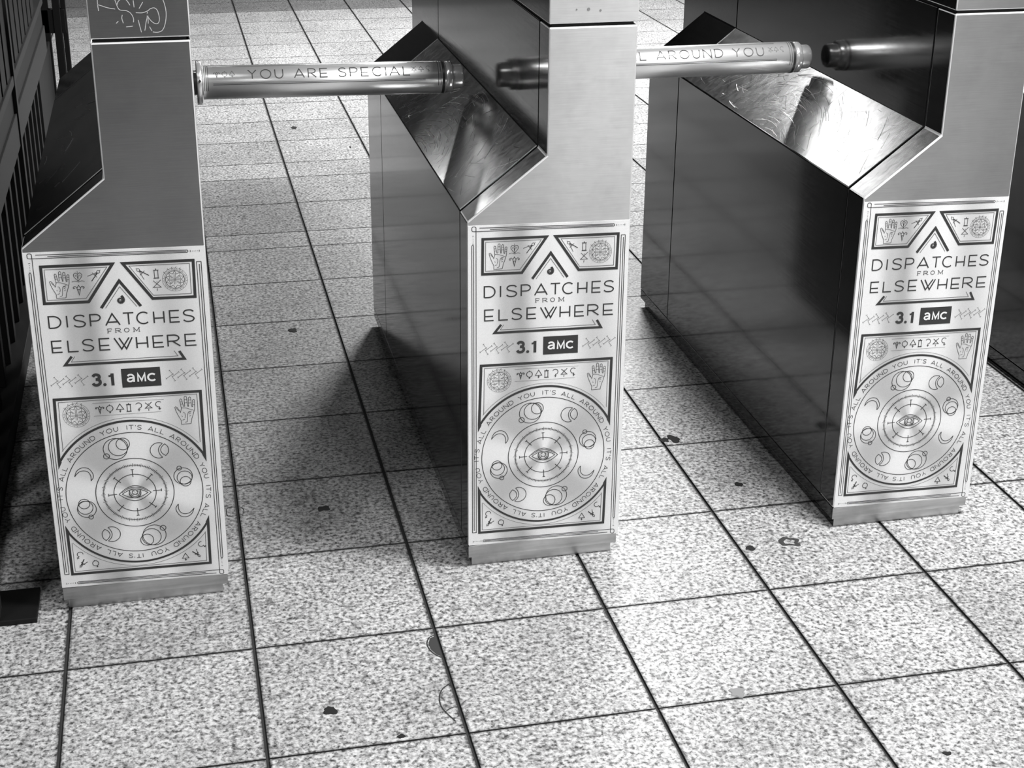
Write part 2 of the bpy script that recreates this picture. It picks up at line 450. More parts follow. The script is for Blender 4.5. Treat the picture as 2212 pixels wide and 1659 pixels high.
def draw_poster(ink):
    C0 = (138.5, 218.0)
    # --- border (same after half a turn)
    def both(pts, w, closed=False):
        ink.line(pts, w, 1, closed)
        ink.line([(284.9 - x, 698.0 - z) for x, z in pts], w, 1, closed)
    # left rails
    both([(8.0, 70)] + [(8.0, 618.5)] + arc(9.6, 618.5, 1.6, 1.8, 180, 0, 8) + [(11.2, 74)], 1.2)
    both([(8.0, 70), (15.2, 70), (15.2, 651.0)] + arc(12.2, 650.4, 3.0, 2.2, 0, 90, 5) + [(9.6, 652.6), (8.2, 651), (8.2, 647)] + arc(11, 646.6, 2.8, 2.2, 180, 270, 5) + [(16, 644.2), (255.5, 644.6)], 1.1)
    both([(255.5, 644.6)] + arc(255.5, 646.5, 1.9, 1.9, -90, 90, 8) + [(21, 650.2)], 1.1)
    both([(39, 647.0), (254.5, 646.4)], 1.0)
    for i, dx in enumerate((0, 3.2, 6.0, 8.8, 11.8, 14.4)):
        h = 1.6 if i in (0, 5) else 0.55
        both([(261.0 + dx, 646.3 - h), (261.0 + dx, 646.3 + h)], 0.9)
        both([(10.2 - h, 636.5 - dx), (10.2 + h, 636.5 - dx)], 0.7)
    # --- upper panels
    def panel(q, w, mat=1): ink.line(q, w, mat, closed=True)
    panel([(26.8, 630.2), (137.6, 630.3), (95.0, 567.6), (26.3, 567.8)], 4.7)
    panel([(31.7, 624.9), (128.4, 625.3), (91.6, 573.7), (31.4, 573.0)], 0.9, 2)
    panel([(153.2, 630.2), (264.4, 630.6), (263.3, 567.9), (195.6, 568.0)], 4.7)
    panel([(162.9, 625.4), (258.2, 625.5), (257.7, 573.6), (197.3, 573.5)], 0.9, 2)
    ink.line([(113.4, 555.5), (145.3, 601.0), (175.9, 555.9)], 4.7, 1)
    ink.line([(120.1, 555.0), (145.2, 591.0), (169.6, 555.4)], 0.9, 2)
    # shell: coil of growing thickness
    prev = None
    for i in range(46):
        a = math.radians(100 + i * 14.5); r = 0.6 + 5.0 * (i / 45) ** 1.1
        c = (144.6 + r * math.cos(a), 567.8 + r * math.sin(a))
        if prev: ink.line([prev, c], 0.9 + 3.4 * (i / 45) ** 1.2, 1)
        prev = c
    ink.line([prev, (prev[0] - 1.2, prev[1] + 2.2), (prev[0] - 3.0, prev[1] + 4.4)], 4.4, 1)
    draw_hand(ink, 37.8, 68.7, 575.8, 621.3, 0.8)
    h = [(0, -0.5), (-0.38, -0.06), (-0.42, 0.2), (-0.22, 0.38), (0, 0.24), (0.22, 0.38), (0.42, 0.2), (0.38, -0.06), (0, -0.5)]
    ink.line(spl([(82 + 15 * x, 611.5 + 16 * z) for x, z in h], 3), 0.8, 1)
    for q in (-1, 1): ink.line(spl([(82, 606), (82 + q * 1.5, 613), (82 + q * 4, 613.5), (82 + q * 3.6, 611)], 3), 0.5, 1)
    ink.line([(82, 604), (82, 620.5)], 0.6, 1)
    ink.line(spl([(72, 602.6), (77, 603.8), (82, 602.2), (87, 603.8), (92, 602.8)], 3), 0.7, 1)
    draw_symbol(ink, 'ram', 81.8, 589.5, 20, 0.9)
    draw_symbol(ink, 'compass', 108.5, 613, 20, 0.8, -50)
    draw_symbol(ink, 'compass', 182.0, 612.6, 20, 0.8, 45)
    draw_symbol(ink, 'jar', 204.3, 610.3, 17, 0.9)
    draw_symbol(ink, 'hour', 204.6, 590.5, 18, 0.9)
    draw_seal(ink, (233.4, 599.0), 20, 0.75)
    # --- title
    for ch, a, b in zip('DISPATCHES', (29.6, 57.9, 68.6, 94.3, 118.1, 146.3, 167.9, 194.9, 220.3, 242.0), (48.1, 57.9, 86.6, 110.1, 140.3, 163.0, 186.6, 210.9, 235.6, 259.4)):
        glyph(ink, ch, a, b, 525.2, 545.2, 2.3)
    for ch, a, b in zip('ELSEWHERE', (30.3, 55.4, 78.2, 105.0, 128.8, 164.0, 190.5, 213.9, 242.1), (45.9, 71.1, 95.6, 121.1, 157.4, 181.2, 206.9, 233.5, 259.6)):
        glyph(ink, ch, a, b, 482.6, 502.4, 2.3)
    for ch, a, b in zip('FROM', (120.3, 132.7, 146.3, 161.2), (126.2, 140.8, 153.8, 170.2)):
        glyph(ink, ch, a, b, 512.0, 518.9, 1.0)
        if ch in 'FRM':
            ink.line([(a - 1.4, 512), (a + 1.5, 512)], 0.7); ink.line([(a - 1.4, 518.9), (a + 1.2, 518.9)], 0.7)
        if ch == 'R': ink.line([(b - 1, 512), (b + 1.2, 512)], 0.7)
        if ch == 'M':
            ink.line([(b - 1.6, 512), (b + 1.2, 512)], 0.7); ink.line([(b - 1.2, 518.9), (b + 1.2, 518.9)], 0.7)
        if ch == 'F':
            ink.line([(b, 518.9), (b, 516.8)], 0.7)
    ink.line([(59.3, 474.2), (47.6, 459.4), (238.6, 459.5), (230.9, 473.6)], 4.2, 1)
    ink.line([(64.0, 473.8), (57.8, 464.6), (228.4, 465.0), (222.5, 474.6)], 0.9, 2)
    # --- date and network mark
    ink.line(spl([(89.0, 436.2), (91.4, 439.0), (95.0, 439.6), (98.6, 437.6), (98.9, 433.8), (96.4, 431.4), (93.2, 431.0)], 5), 4.9)
    ink.line(spl([(93.2, 431.0), (97.4, 430.4), (99.8, 427.4), (99.2, 423.2), (95.0, 420.8), (90.6, 421.4), (88.2, 424.4)], 5), 4.9)
    ink.disc((107.0, 421.0), 2.7)
    ink.line([(119.9, 418.6), (119.9, 440.4)], 5.0); ink.line([(113.9, 435.6), (117.2, 436.2), (119.9, 439.6)], 3.2)
    ink.poly([(134.6, 413.5), (197.7, 413.5), (197.4, 447.4), (134.7, 447.4)], 1)
    k = Ink(ink.bm, lambda x, z: tuple(Vector(ink.fn(x, z)) + Vector((0, -0.0002, 0))))
    k.line(spl([(144.4, 434.0), (147.0, 436.0), (151.0, 436.0), (153.6, 433.4), (154.0, 430.0), (154.0, 423.0)], 5), 3.1, 3)
    k.line(spl([(154.0, 430.6), (149.0, 430.4), (145.2, 429.2), (144.2, 426.6), (146.2, 424.4), (150.0, 424.4), (153.2, 427.0)], 5), 3.0, 3)
    k.line([(160.6, 422.9), (161.0, 436.6), (166.4, 425.2), (171.9, 436.6), (172.4, 422.9)], 2.8, 3)
    k.line(arc(183.6, 429.8, 6.6, 6.0, 45, 315, 22), 3.1, 3)
    # --- lattices of I-shaped bars either side
    for bx0 in (27.0, 211.4):
        for i in range(3):
            cx, cz = bx0 + 4 + i * 19.0, 429.2 + (0 if bx0 < 100 else 0.6) + i * 1.1
            for (p, q) in (((-9, -4.5), (3, 4)), ((-3, 10), (3, 1.5)), ((1, -1.5), (12, 6.5)), ((0, -0.5), (5, -9))):
                a, b2 = (cx + p[0], cz + p[1]), (cx + q[0], cz + q[1])
                ink.line([a, b2], 0.6, 2)
                d = math.hypot(b2[0] - a[0], b2[1] - a[1]); nx, nz = -(b2[1] - a[1]) / d * 1.7, (b2[0] - a[0]) / d * 1.7
                e = a if abs(p[0]) + abs(p[1]) > abs(q[0]) + abs(q[1]) else b2
                ink.line([(e[0] - nx, e[1] - nz), (e[0] + nx, e[1] + nz)], 0.6, 2)
    # --- lower frame with the round emblem
    ink.line([(20.5, 285.0), (24.0, 399.0), (260.0, 399.0), (259.2, 281.0)], 4.8, 1)
    for tri in ([(18.2, 271.5), (24.6, 284.5), (18.2, 291)], [(261.6, 267), (261.6, 287), (255.2, 280.5)], [(18.0, 165), (18.0, 146), (24.4, 151.5)], [(258.5, 164), (252.0, 151), (258.5, 146)]): ink.poly(tri, 1)
    ink.circle(C0, 134.9, 3.9, 1, 151.2, 27.0, 70)
    ink.line([(28.6, 304.8), (29.9, 393.6), (253.9, 394.2), (253.4, 304.8)], 0.9, 2)
    ink.circle(C0, 141.0, 0.6, 2, 142.3, 37.5, 60)
    ink.line([(20.3, 151.0), (20.8, 69.2), (254.8, 69.4), (256.2, 150.0)], 4.6, 1)
    ink.circle(C0, 134.4, 3.6, 1, 208.4, 331.0, 70)
    ink.line([(26.0, 130.4), (26.0, 74.4), (249.0, 74.6), (250.0, 132.2)], 0.9, 2)
    ink.circle(C0, 141.6, 0.6, 2, 218.5, 322, 60)
    ink.circle(C0, 113.3, 1.3, 1, n=110)
    ink.circle(C0, 64.8, 1.3, 1, n=80)
    ink.circle(C0, 52.0, 0.8, 1, n=70)
    ink.circle(C0, 34.9, 1.2, 1, n=50)
    for i in range(120):
        a = math.radians(i * 3); L = 6.6 if i % 5 == 0 else 4.0
        r0 = 52 - (2.0 if i % 5 else 3.0)
        ink.line([(C0[0] + r0 * math.cos(a), C0[1] + r0 * math.sin(a)), (C0[0] + (r0 + L) * math.cos(a), C0[1] + (r0 + L) * math.sin(a))], 0.8, 1)
    for i in range(8):
        a = math.radians(i * 45 + 2); ca, sa = math.cos(a), math.sin(a)
        ink.line([(C0[0] + 30 * ca, C0[1] + 30 * sa), (C0[0] + 44 * ca, C0[1] + 44 * sa)], 1.3)
        ink.line([(C0[0] + 44 * ca - 2.6 * sa, C0[1] + 44 * sa + 2.6 * ca), (C0[0] + 44 * ca + 2.6 * sa, C0[1] + 44 * sa - 2.6 * ca)], 1.2)
    ex, ez = 138.3, 216.5
    def almond(w_, ht, hb): return spl([(ex - w_, ez), (ex - w_ * 0.55, ez + ht * 0.66), (ex, ez + ht), (ex + w_ * 0.55, ez + ht * 0.66), (ex + w_, ez)], 6) + spl([(ex + w_, ez), (ex + w_ * 0.5, ez - hb * 0.72), (ex, ez - hb), (ex - w_ * 0.5, ez - hb * 0.72), (ex - w_, ez)], 6)[1:]
    ink.line(almond(26.8, 15, 14), 1.1); ink.line(almond(21.5, 8.6, 8.4), 1.1)
    ink.line(spl([(ex - 22, ez + 2.5), (ex - 10, ez + 10), (ex, ez + 11.6), (ex + 10, ez + 10), (ex + 22, ez + 2.5)], 5), 0.9)
    ink.circle((ex, ez + 1), 9.6, 1.6, 1, 150, 390, 22); ink.circle((ex, ez + 1), 7.2, 1.1, 1, 160, 380, 18); ink.circle((ex, ez + 2.2), 4.6, 1.2, 1)
    # moons, each again after half a turn
    def ring(pts_fn):
        for q in (1, -1): pts_fn(lambda x, z: (C0[0] + q * x, C0[1] + q * z), q)
    def mA(f, q):
        c = (-25.5, 84.5)
        for dx, dz, r in ((0, 0, 19.6), (5, 3.2, 16.0), (13.0, 8.4, 11.0), (-15.4, -12.6, 4.9)): ink.circle(f(c[0] + dx, c[1] + dz), r, 1.15)
    def mC(f, q):
        c = (82.0, 24.0)
        for dx, dz, r in ((0, 1, 15.6), (2.2, -2.2, 12.6), (3.4, -9.4, 9.2), (-5.6, 16.4, 3.9)): ink.circle(f(c[0] + dx, c[1] + dz), r, 1.15)
    def mB(f, q):
        c = (45.5, 76.5)
        def P(pts): return [f(c[0] + x, c[1] + z) for x, z in pts]
        ink.line(P(arc(0, 0, 14.4, 14.4, 62, 292, 26)), 1.15)
        ink.line(P(spl([(6.8, 12.7), (1.4, 7), (-0.6, 0), (1.4, -8), (5.4, -13.4)], 4)), 1.15)
        ink.line(P(spl([(10.2, 11.6), (4.8, 6), (3.0, 0), (5.2, -6), (10.6, -10.6)], 4) + spl([(10.6, -10.6), (15.2, -5), (16, 1), (14.4, 7), (10.2, 11.6)], 4)), 1.15)
    def mD(f, q):
        c = (-80.4, 40.5)
        def P(pts): return [f(c[0] + x, c[1] + z) for x, z in pts]
        ink.line(P(spl([(-15.5, -2.4), (-11, 8), (-2, 13.2), (8, 11), (14, 2), (14.6, -6), (10.4, -12.4)], 5)), 1.15)
        ink.line(P(spl([(-15.5, -2.4), (-8, 5.5), (0, 7.4), (7, 4.4), (10.6, -3), (10.4, -12.4)], 5)), 1.15)
    for fn in (mA, mB, mC, mD): ring(fn)
    # running text on the ring
    word = "IT'S ALL AROUND YOU"
    hgt, gap, sp = 7.6, 2.9, 7.0
    tw = text_width(word, hgt, gap, sp)
    for a0 in (80.0, -10.0, 170.0, 260.0):
        rad = 119.0
        sweep = 83.0
        def tf(x, z, a0=a0, rad=rad):
            a = math.radians(a0 + 11.5 - x / tw * sweep)
            return (C0[0] + (rad + z) * math.cos(a), C0[1] + (rad + z) * math.sin(a))
        text(ink, word, 0, 0, hgt, gap, sp, 0.95, 1, tf)
    # symbol row
    for s_, x in zip(('ram', 'ring', 'tri', 'jar', 'hookL', 'hour', 'hookR'), (94.8, 110.8, 127.3, 141.5, 157.8, 173.8, 190.0)):
        draw_symbol(ink, s_, x, 377.0, 15.5, 1.15)
    ink.line([(83.8, 388.6), (199.2, 388.2)], 0.5, 2); ink.line([(84.1, 365.2), (193.6, 366.0)], 0.5, 2)
    draw_seal(ink, (56.3, 368.6), 21.5, 0.8)
    draw_hand(ink, 216, 249.5, 340, 391.5, 0.8)
    for s_, x, z, r in (('hookR', 35.2, 105, -40), ('compass', 40, 88.5, 140), ('ring', 61.4, 86.6, 20), ('tri', 213.3, 85, 0), ('compass', 233, 90, 215), ('hookR', 243, 106, 40)):
        draw_symbol(ink, s_, x, z, 15, 1.1, r)

# ------------------------------------------------------------------ floor, room shell
T = 0.305; TY = 0.3016
rows = [k * TY for k in range(-17, 8)] + [(7.48 + k * 1.01) * TY for k in range(0, 2)] + [9.49 * TY] + [(10.115 + k * 1.01) * TY for k in range(0, 13)]
cols = [k * T for k in range(-12, 17)]
dark_tiles = {}
bm = bmesh.new()
tone = bm.loops.layers.float_color.new('tone'); uvl = bm.loops.layers.uv.new('UVMap')
gx, gy = 0.0029, 0.0015
for i in range(len(cols) - 1):
    for j in range(len(rows) - 1):
        x0, x1, y0, y1 = cols[i] + gx, cols[i + 1] - gx, rows[j] + gy, rows[j + 1] - gy
        vs = [bm.verts.new(p) for p in ((x0, y0, 0), (x1, y0, 0), (x1, y1, 0), (x0, y1, 0))]
        f = bm.faces.new(vs)
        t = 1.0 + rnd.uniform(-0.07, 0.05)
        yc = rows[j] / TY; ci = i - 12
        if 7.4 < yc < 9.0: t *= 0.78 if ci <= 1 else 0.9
        if rows[j] > 6.05: t *= 0.5  # soft shade at the far end painted into the tile tone
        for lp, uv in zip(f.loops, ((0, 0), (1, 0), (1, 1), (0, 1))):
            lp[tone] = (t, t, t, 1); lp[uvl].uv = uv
        # bevelled rim down into the joint
        for a, b2 in ((0, 1), (1, 2), (2, 3), (3, 0)):
            p, q = vs[a].co, vs[b2].co
            w0 = bm.verts.new((q.x, q.y, -0.004)); w1 = bm.verts.new((p.x, p.y, -0.004))
            s = bm.faces.new((vs[b2], vs[a], w1, w0)); s.material_index = 1
a, b2, c, d = cols[0], cols[-1], rows[0], rows[-1]
vs = [bm.verts.new(p) for p in ((a, c, -0.004), (b2, c, -0.004), (b2, d, -0.004), (a, d, -0.004))]
bm.faces.new(vs).material_index = 1
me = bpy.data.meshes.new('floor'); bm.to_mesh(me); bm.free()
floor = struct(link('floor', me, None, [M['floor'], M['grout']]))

bm = bmesh.new(); bx(bm, a, b2, d, d + 0.15, -0.01, CEIL); struct(obj('wall_back', bm, M['wall']))
bm = bmesh.new(); bx(bm, a, b2, c - 0.15, c, -0.01, CEIL); struct(obj('wall_front', bm, M['wall']))
bm = bmesh.new(); bx(bm, a - 0.15, a, c, d, -0.01, CEIL); struct(obj('wall_left', bm, M['wall']))
bm = bmesh.new(); bx(bm, b2, b2 + 0.15, c, d, -0.01, CEIL); struct(obj('wall_right', bm, M['wall']))
bm = bmesh.new(); bx(bm, a - 0.15, b2 + 0.15, c - 0.15, d + 0.15, CEIL, CEIL + 0.1); struct(obj('ceiling', bm, M['ceiling']))

bm = bmesh.new(); bx(bm, -0.32, 0.50, -3.1, -2.65, 0.0, CEIL); struct(obj('reflection_darkener', bm, M['iron']))  # unseen dark block added to darken the left turnstile's reflection

# cracked and chipped tile edges
def crack(pts, w):
    bm = bmesh.new(); Ink(bm, lambda x, y: (x, y, 0.0006)).line(spl(pts, 4), w, 0)
    return obj('tile_crack', bm, M['grout'], floor)
crack([(0.6085, -0.022), (0.597, -0.028), (0.590, -0.046), (0.592, -0.066), (0.600, -0.083), (0.608, -0.091)], 0.0022)
crack([(0.6085, -0.166), (0.593, -0.179), (0.584, -0.199), (0.582, -0.222), (0.586, -0.241), (0.597, -0.268)], 0.0022)
crack([(0.586, -0.241), (0.596, -0.233), (0.6085, -0.231)], 0.0014)
crack([(0.302, 0.511), (0.286, 0.510), (0.285, 0.477), (0.303, 0.475)], 0.0016)
crack([(0.307, 0.511), (0.316, 0.502), (0.316, 0.482), (0.307, 0.474)], 0.0016)
bm = bmesh.new()
Ink(bm, lambda x, y: (x, y, 0.0004)).poly([(0.6085, -0.024), (0.598, -0.03), (0.592, -0.047), (0.594, -0.065), (0.601, -0.081), (0.6085, -0.088)], 0)
obj('tile_chip', bm, M['gum_dull'], floor)

# ------------------------------------------------------------------ turnstiles
WID, DIN = 0.2856, 0.1359
ZB, ZO, ZI, ZS = 0.046, 0.6640, 0.7712, 0.9835
FR, RS, YB = 0.065, 1.030, 1.260          # front frame, rear seam, rear end (local y)
PROF = [(0, ZB), (WID, ZB), (WID, ZS), (DIN, ZS), (DIN, ZI), (0, ZO)]
def inset(p, d): return [(d, ZB + d), (WID - d, ZB + d), (WID - d, ZS - d), (DIN + d, ZS - d), (DIN + d, ZI - d * 0.45), (d, ZO - d * 0.45)]
SL = math.hypot(DIN, ZI - ZO)
su, sw = DIN / SL, (ZI - ZO) / SL        # along the slope
nx_, nz_ = -sw, su                       # slope normal

def slope_scratches(bm, seed, mat, count=520):
    r = random.Random(seed)
    def P3(u, v, h):   # u along depth, v up the slope, h above the plate
        return bm.verts.new((v * su + nx_ * h, FR + u, ZO + v * sw + nz_ * h))
    def groove(pts, w):   # a tiny tilted facet along the scratch, so it glints
        tl = math.tan(r.uniform(-0.6, 0.6)) * w / 2
        L_, R_ = [], []
        for i, p in enumerate(pts):
            a, b = pts[max(i - 1, 0)], pts[min(i + 1, len(pts) - 1)]
            d = math.hypot(b[0] - a[0], b[1] - a[1]) or 1e-9
            n = (-(b[1] - a[1]) / d * w / 2, (b[0] - a[0]) / d * w / 2)
            L_.append(P3(p[0] + n[0], p[1] + n[1], 0.0023 + tl)); R_.append(P3(p[0] - n[0], p[1] - n[1], 0.0023 - tl))
        for i in range(len(pts) - 1):
            f = bm.faces.new((L_[i], R_[i], R_[i + 1], L_[i + 1])); f.material_index = mat
            f.normal_update()
            if f.normal.x * nx_ + f.normal.z * nz_ < 0: f.normal_flip()
    L = RS - FR
    for i in range(count):
        if r.random() < 0.75:
            cx, cy = 0.42 + r.gauss(0, 0.02), -0.16 + r.gauss(0, 0.02)
            R = r.uniform(0.14, 0.46); a = math.radians(r.gauss(75, 38)); s = r.uniform(0.03, 0.16) * 0.12 / R
            pts = [(cx + R * math.cos(a + s * k), cy + R * math.sin(a + s * k)) for k in range(5)]
        else:
            u, v, a, ln = r.uniform(0, L), r.uniform(0, SL), r.uniform(0, 6.3), r.uniform(0.01, 0.06)
            pts = [(u + ln * k * math.cos(a), v + ln * k * math.sin(a) + 0.004 * k * k) for k in (0, 0.33, 0.66, 1)]
        if all(0.004 < p[0] < L - 0.004 and 0.004 < p[1] < SL - 0.004 for p in pts):
            groove(pts, r.choice((0.0003, 0.0004, 0.0006)))

SHEAR = 0.0215
def poster_mesh():
    bm = bmesh.new()
    sh = lambda x, z: z - SHEAR * (x - 143.0)
    fn = lambda x, z: (x / 1000.0, -0.0009, sh(x, z) / 1000.0)
    pts = [(1.2, 44.0), (284.2, 44.0), (284.2, 654.5), (1.2, 654.5)]
    fr = [bm.verts.new((x / 1000, -0.0006, sh(x, z) / 1000)) for x, z in pts]
    bk = [bm.verts.new((x / 1000, 0.0003, sh(x, z) / 1000)) for x, z in pts]
    bm.faces.new(fr); bm.faces.new(bk[::-1])
    for i in range(4): bm.faces.new((fr[i], bk[i], bk[(i + 1) % 4], fr[(i + 1) % 4]))
    draw_poster(Ink(bm, fn))
    for f in bm.faces:
        f.normal_update()
        if f.material_index and f.normal.y > 0: f.normal_flip()
    me = bpy.data.meshes.new('poster'); bm.to_mesh(me); bm.free()
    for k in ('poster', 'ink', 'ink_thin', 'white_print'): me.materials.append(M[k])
    return me

AY, AZ, AR = 0.558, 0.800, 0.032          # arm axis (local y, z) and sleeve radius
def make_arm(root, words, shift, x_text, tilt, gl, gr):
    e = obj('arm', arm_bar_bm(shift), M['chrome'], root, False)
    e.location = (0, AY, AZ); e.rotation_euler = (0, tilt, 0)
    # printed sleeve
    bm = bmesh.new()
    x0, x1 = 0.311, 0.782 + shift
    lathe_x(bm, [(x0, 0.0245), (x0, AR - 0.0006), (x0 + 0.0006, AR), (x1 - 0.0006, AR), (x1, AR - 0.0006), (x1, 0.0245)], 64, 0)
    def fn(x, a):   # x metres, a degrees above the level front
        t = math.radians(a); r = AR + 0.00025
        return (x, -r * math.cos(t), r * math.sin(t))
    def cyl(x, z):  # z in mm of arc measured from the level front line
        return fn(x / 1000.0, z / 1000.0 / AR * 57.2958)
    ink = Ink(bm, cyl); ink.step = 1.6
    for xr in (313.5, 317.0, 320.5, 766 + shift * 1000, 770.5 + shift * 1000, 775 + shift * 1000):
        for k in range(36): ink.line([(xr, -10 + k * 1.67), (xr, -10 + (k + 1) * 1.67)], 0.9, 1)
    for zz, w_ in ((2.0, 1.0), (4.6, 0.5), (41.5, 0.5), (43.5, 0.8)):
        ink.line([(330 + k * 12, zz) for k in range(int((x1 - 0.355) * 1000 / 12))], w_, 1)
    h = 18.5; z0 = 12.0
    text(ink, words, x_text, z0, h, 8.0, 14.0, 2.0, 1)
    for s_, x in zip(('ram', 'ring', 'tri'), gl): draw_symbol(ink, s_, x, 22, 13.5, 0.7)
    for s_, x in zip(('hour', 'tri', 'hookR'), gr): draw_symbol(ink, s_, x, 24, 13.0, 0.7)
    sl = obj('printed_sleeve', bm, [M['sleeve'], M['ink']], e)
    for p in sl.data.polygons:
        if p.material_index == 0 and abs(p.normal.x) < 0.5: p.use_smooth = True
    bm = bmesh.new()
    lathe_x(bm, [(x1, 0.024), (x1, 0.0305), (x1 + 0.004, 0.0312), (x1 + 0.012, 0.0312), (x1 + 0.0145, 0.029), (x1 + 0.0145, 0.0245)], 48)
    obj('end_collar', bm, M['chrome'], e)
    bm = bmesh.new()
    lathe_x(bm, [(x1 - 0.008, AR + 0.0003), (x1 - 0.003, AR + 0.0003)], 48)
    obj('black_band', bm, M['black_rubber'], e)
    bm = bmesh.new()
    lathe_x(bm, [(x1 + 0.0145, 0.0245), (x1 + 0.032, 0.0245), (x1 + 0.0355, 0.0235), (x1 + 0.037, 0.021), (x1 + 0.037, 0.0)], 48)
    obj('end_cap', bm, M['chrome'], e)
    bm = bmesh.new()
    lathe_x(bm, [(0.2995, 0.0), (0.2995, 0.041), (0.301, 0.042), (0.308, 0.042), (0.3095, 0.041), (0.3095, 0.0)], 48)
    obj('flange', bm, M['chrome'], e)
    bm = bmesh.new()
    bmesh.ops.create_uvsphere(bm, u_segments=12, v_segments=6, radius=0.0028, matrix=Matrix.Translation((0.305, -0.0415, 0.012)))
    obj('set_screw', bm, M['black_rubber'], e)
    return e
def arm_bar_bm(shift):
    bm = bmesh.new()
    lathe_x(bm, [(0.2856, 0.0), (0.2856, 0.0235), (0.79 + shift, 0.0235), (0.79 + shift, 0.0)], 40)
    return bm

POSTER = None
def make_turnstile(xk, label, seed):
    global POSTER
    t = thing('turnstile', label, 'turnstile', (xk, 0.1859, 0), 'row of steel subway turnstiles')
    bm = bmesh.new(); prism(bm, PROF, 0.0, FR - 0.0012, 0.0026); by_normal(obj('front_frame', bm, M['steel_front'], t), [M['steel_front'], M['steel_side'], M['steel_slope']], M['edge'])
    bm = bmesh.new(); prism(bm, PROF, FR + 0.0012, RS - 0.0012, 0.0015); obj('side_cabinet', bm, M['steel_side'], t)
    bm = bmesh.new(); prism(bm, inset(PROF, 0.006), 0.01, YB - 0.01); obj('dark_seam_core', bm, M['dark_gap'], t)  # black core added to stop light leaking through the seams
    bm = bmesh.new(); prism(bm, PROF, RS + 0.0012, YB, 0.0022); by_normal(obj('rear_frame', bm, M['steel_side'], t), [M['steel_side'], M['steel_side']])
    # sloping ledge plate
    bm = bmesh.new()
    q = [bm.verts.new((v * su + nx_ * h, y, ZO + v * sw + nz_ * h)) for h in (-0.001, 0.0018) for y in (FR + 0.003, RS - 0.003) for v in (0.0025, SL - 0.001)]
    for ids in ((0, 1, 3, 2), (4, 6, 7, 5), (0, 2, 6, 4), (1, 5, 7, 3), (0, 4, 5, 1), (2, 3, 7, 6)): bm.faces.new([q[i] for i in ids])
    slope_scratches(bm, seed, 1)
    obj('sloping_ledge', bm, [M['steel_slope'], M['scratch']], t)
    bm = bmesh.new()
    q = [bm.verts.new((v * su + nx_ * h, y, ZO + v * sw + nz_ * h)) for h in (0.0, 0.0026) for y in (RS - 0.0035, RS - 0.0012) for v in (0.002, SL - 0.001)]
    for ids in ((0, 1, 3, 2), (4, 6, 7, 5), (0, 2, 6, 4), (1, 5, 7, 3), (0, 4, 5, 1), (2, 3, 7, 6)): bm.faces.new([q[i] for i in ids])
    obj('ledge_trim', bm, M['chrome'], t)
    bm = bmesh.new(); bx(bm, 0.0008, WID - 0.003, 0.0025, YB - 0.001, 0.0195, ZB - 0.0016, 0.0015); by_normal(obj('kick_strip', bm, M['steel_kick'], t), [M['steel_kick'], M['steel_side']])
    bm = bmesh.new(); bx(bm, 0.008, WID - 0.012, 0.009, YB - 0.02, 0.0, 0.0175, 0.001); by_normal(obj('plinth', bm, M['steel_kick'], t), [M['steel_kick'], M['steel_side']])
    # head
    bm = bmesh.new(); bx(bm, DIN, WID + 0.001, 0.0, 1.18, 0.9885, 1.06, 0.002); by_normal(obj('head', bm, M['steel_front'], t), [M['steel_front'], M['steel_side']], M['edge'])
    bm = bmesh.new(); bx(bm, DIN + 0.006, WID - 0.006, 0.006, 1.17, ZS - 0.002, 0.990); obj('dark_gap_fill', bm, M['dark_gap'], t)  # black filler paints the shade in the gap under the head
    # rear housing behind the column
    bm = bmesh.new(); bx(bm, DIN + 0.002, WID - 0.002, YB, YB + 0.16, 0.58, 1.06, 0.002); obj('rear_housing', bm, M['steel_side'], t)
    if POSTER is None: POSTER = poster_mesh()
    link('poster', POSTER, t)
    return t

XS = (-0.0104, 0.7064, 1.4211, 2.136)
LBL = ('leftmost steel turnstile beside the black railing, darker front, scratched graffiti on its head',
       'middle steel turnstile with bright pale front, second from the left of the poster-covered row',
       'steel turnstile third from the left, with a bright glare on its scuffed sloping ledge',
       'steel turnstile mostly cut off at the right edge, only its dark side panel showing')
proto = make_turnstile(XS[1], LBL[1], 11)
stiles = {1: proto}
for i in (0, 2, 3):
    r = proto.copy(); COL.objects.link(r); r.location.x = XS[i]; r['label'] = LBL[i]
    for ch in list(proto.children):
        c_ = ch.copy(); COL.objects.link(c_); c_.parent = r
        if ch.name.startswith('sloping_ledge'):
            bmm = bmesh.new(); bmm.from_mesh(ch.data)
            bmesh.ops.delete(bmm, geom=[f for f in bmm.faces if f.material_index == 1], context='FACES')
            slope_scratches(bmm, 20 + i, 1, 40 if i == 0 else 520)
            c_.data = bpy.data.meshes.new('sloping_ledge'); bmm.to_mesh(c_.data); bmm.free()
            for m_ in (M['steel_slope'], M['scratch']): c_.data.materials.append(m_)
    stiles[i] = r
make_arm(stiles[0], 'YOU ARE SPECIAL', -0.002, 396, 0.0155, (337, 352, 366), (716, 730, 744))
IA = "IT'S ALL AROUND YOU"
for i in (1, 2, 3):
    make_arm(stiles[i], IA, 0.013, 722 - text_width(IA, 18.5, 8.0, 14.0), 0.0, (), (738, 750, 763))

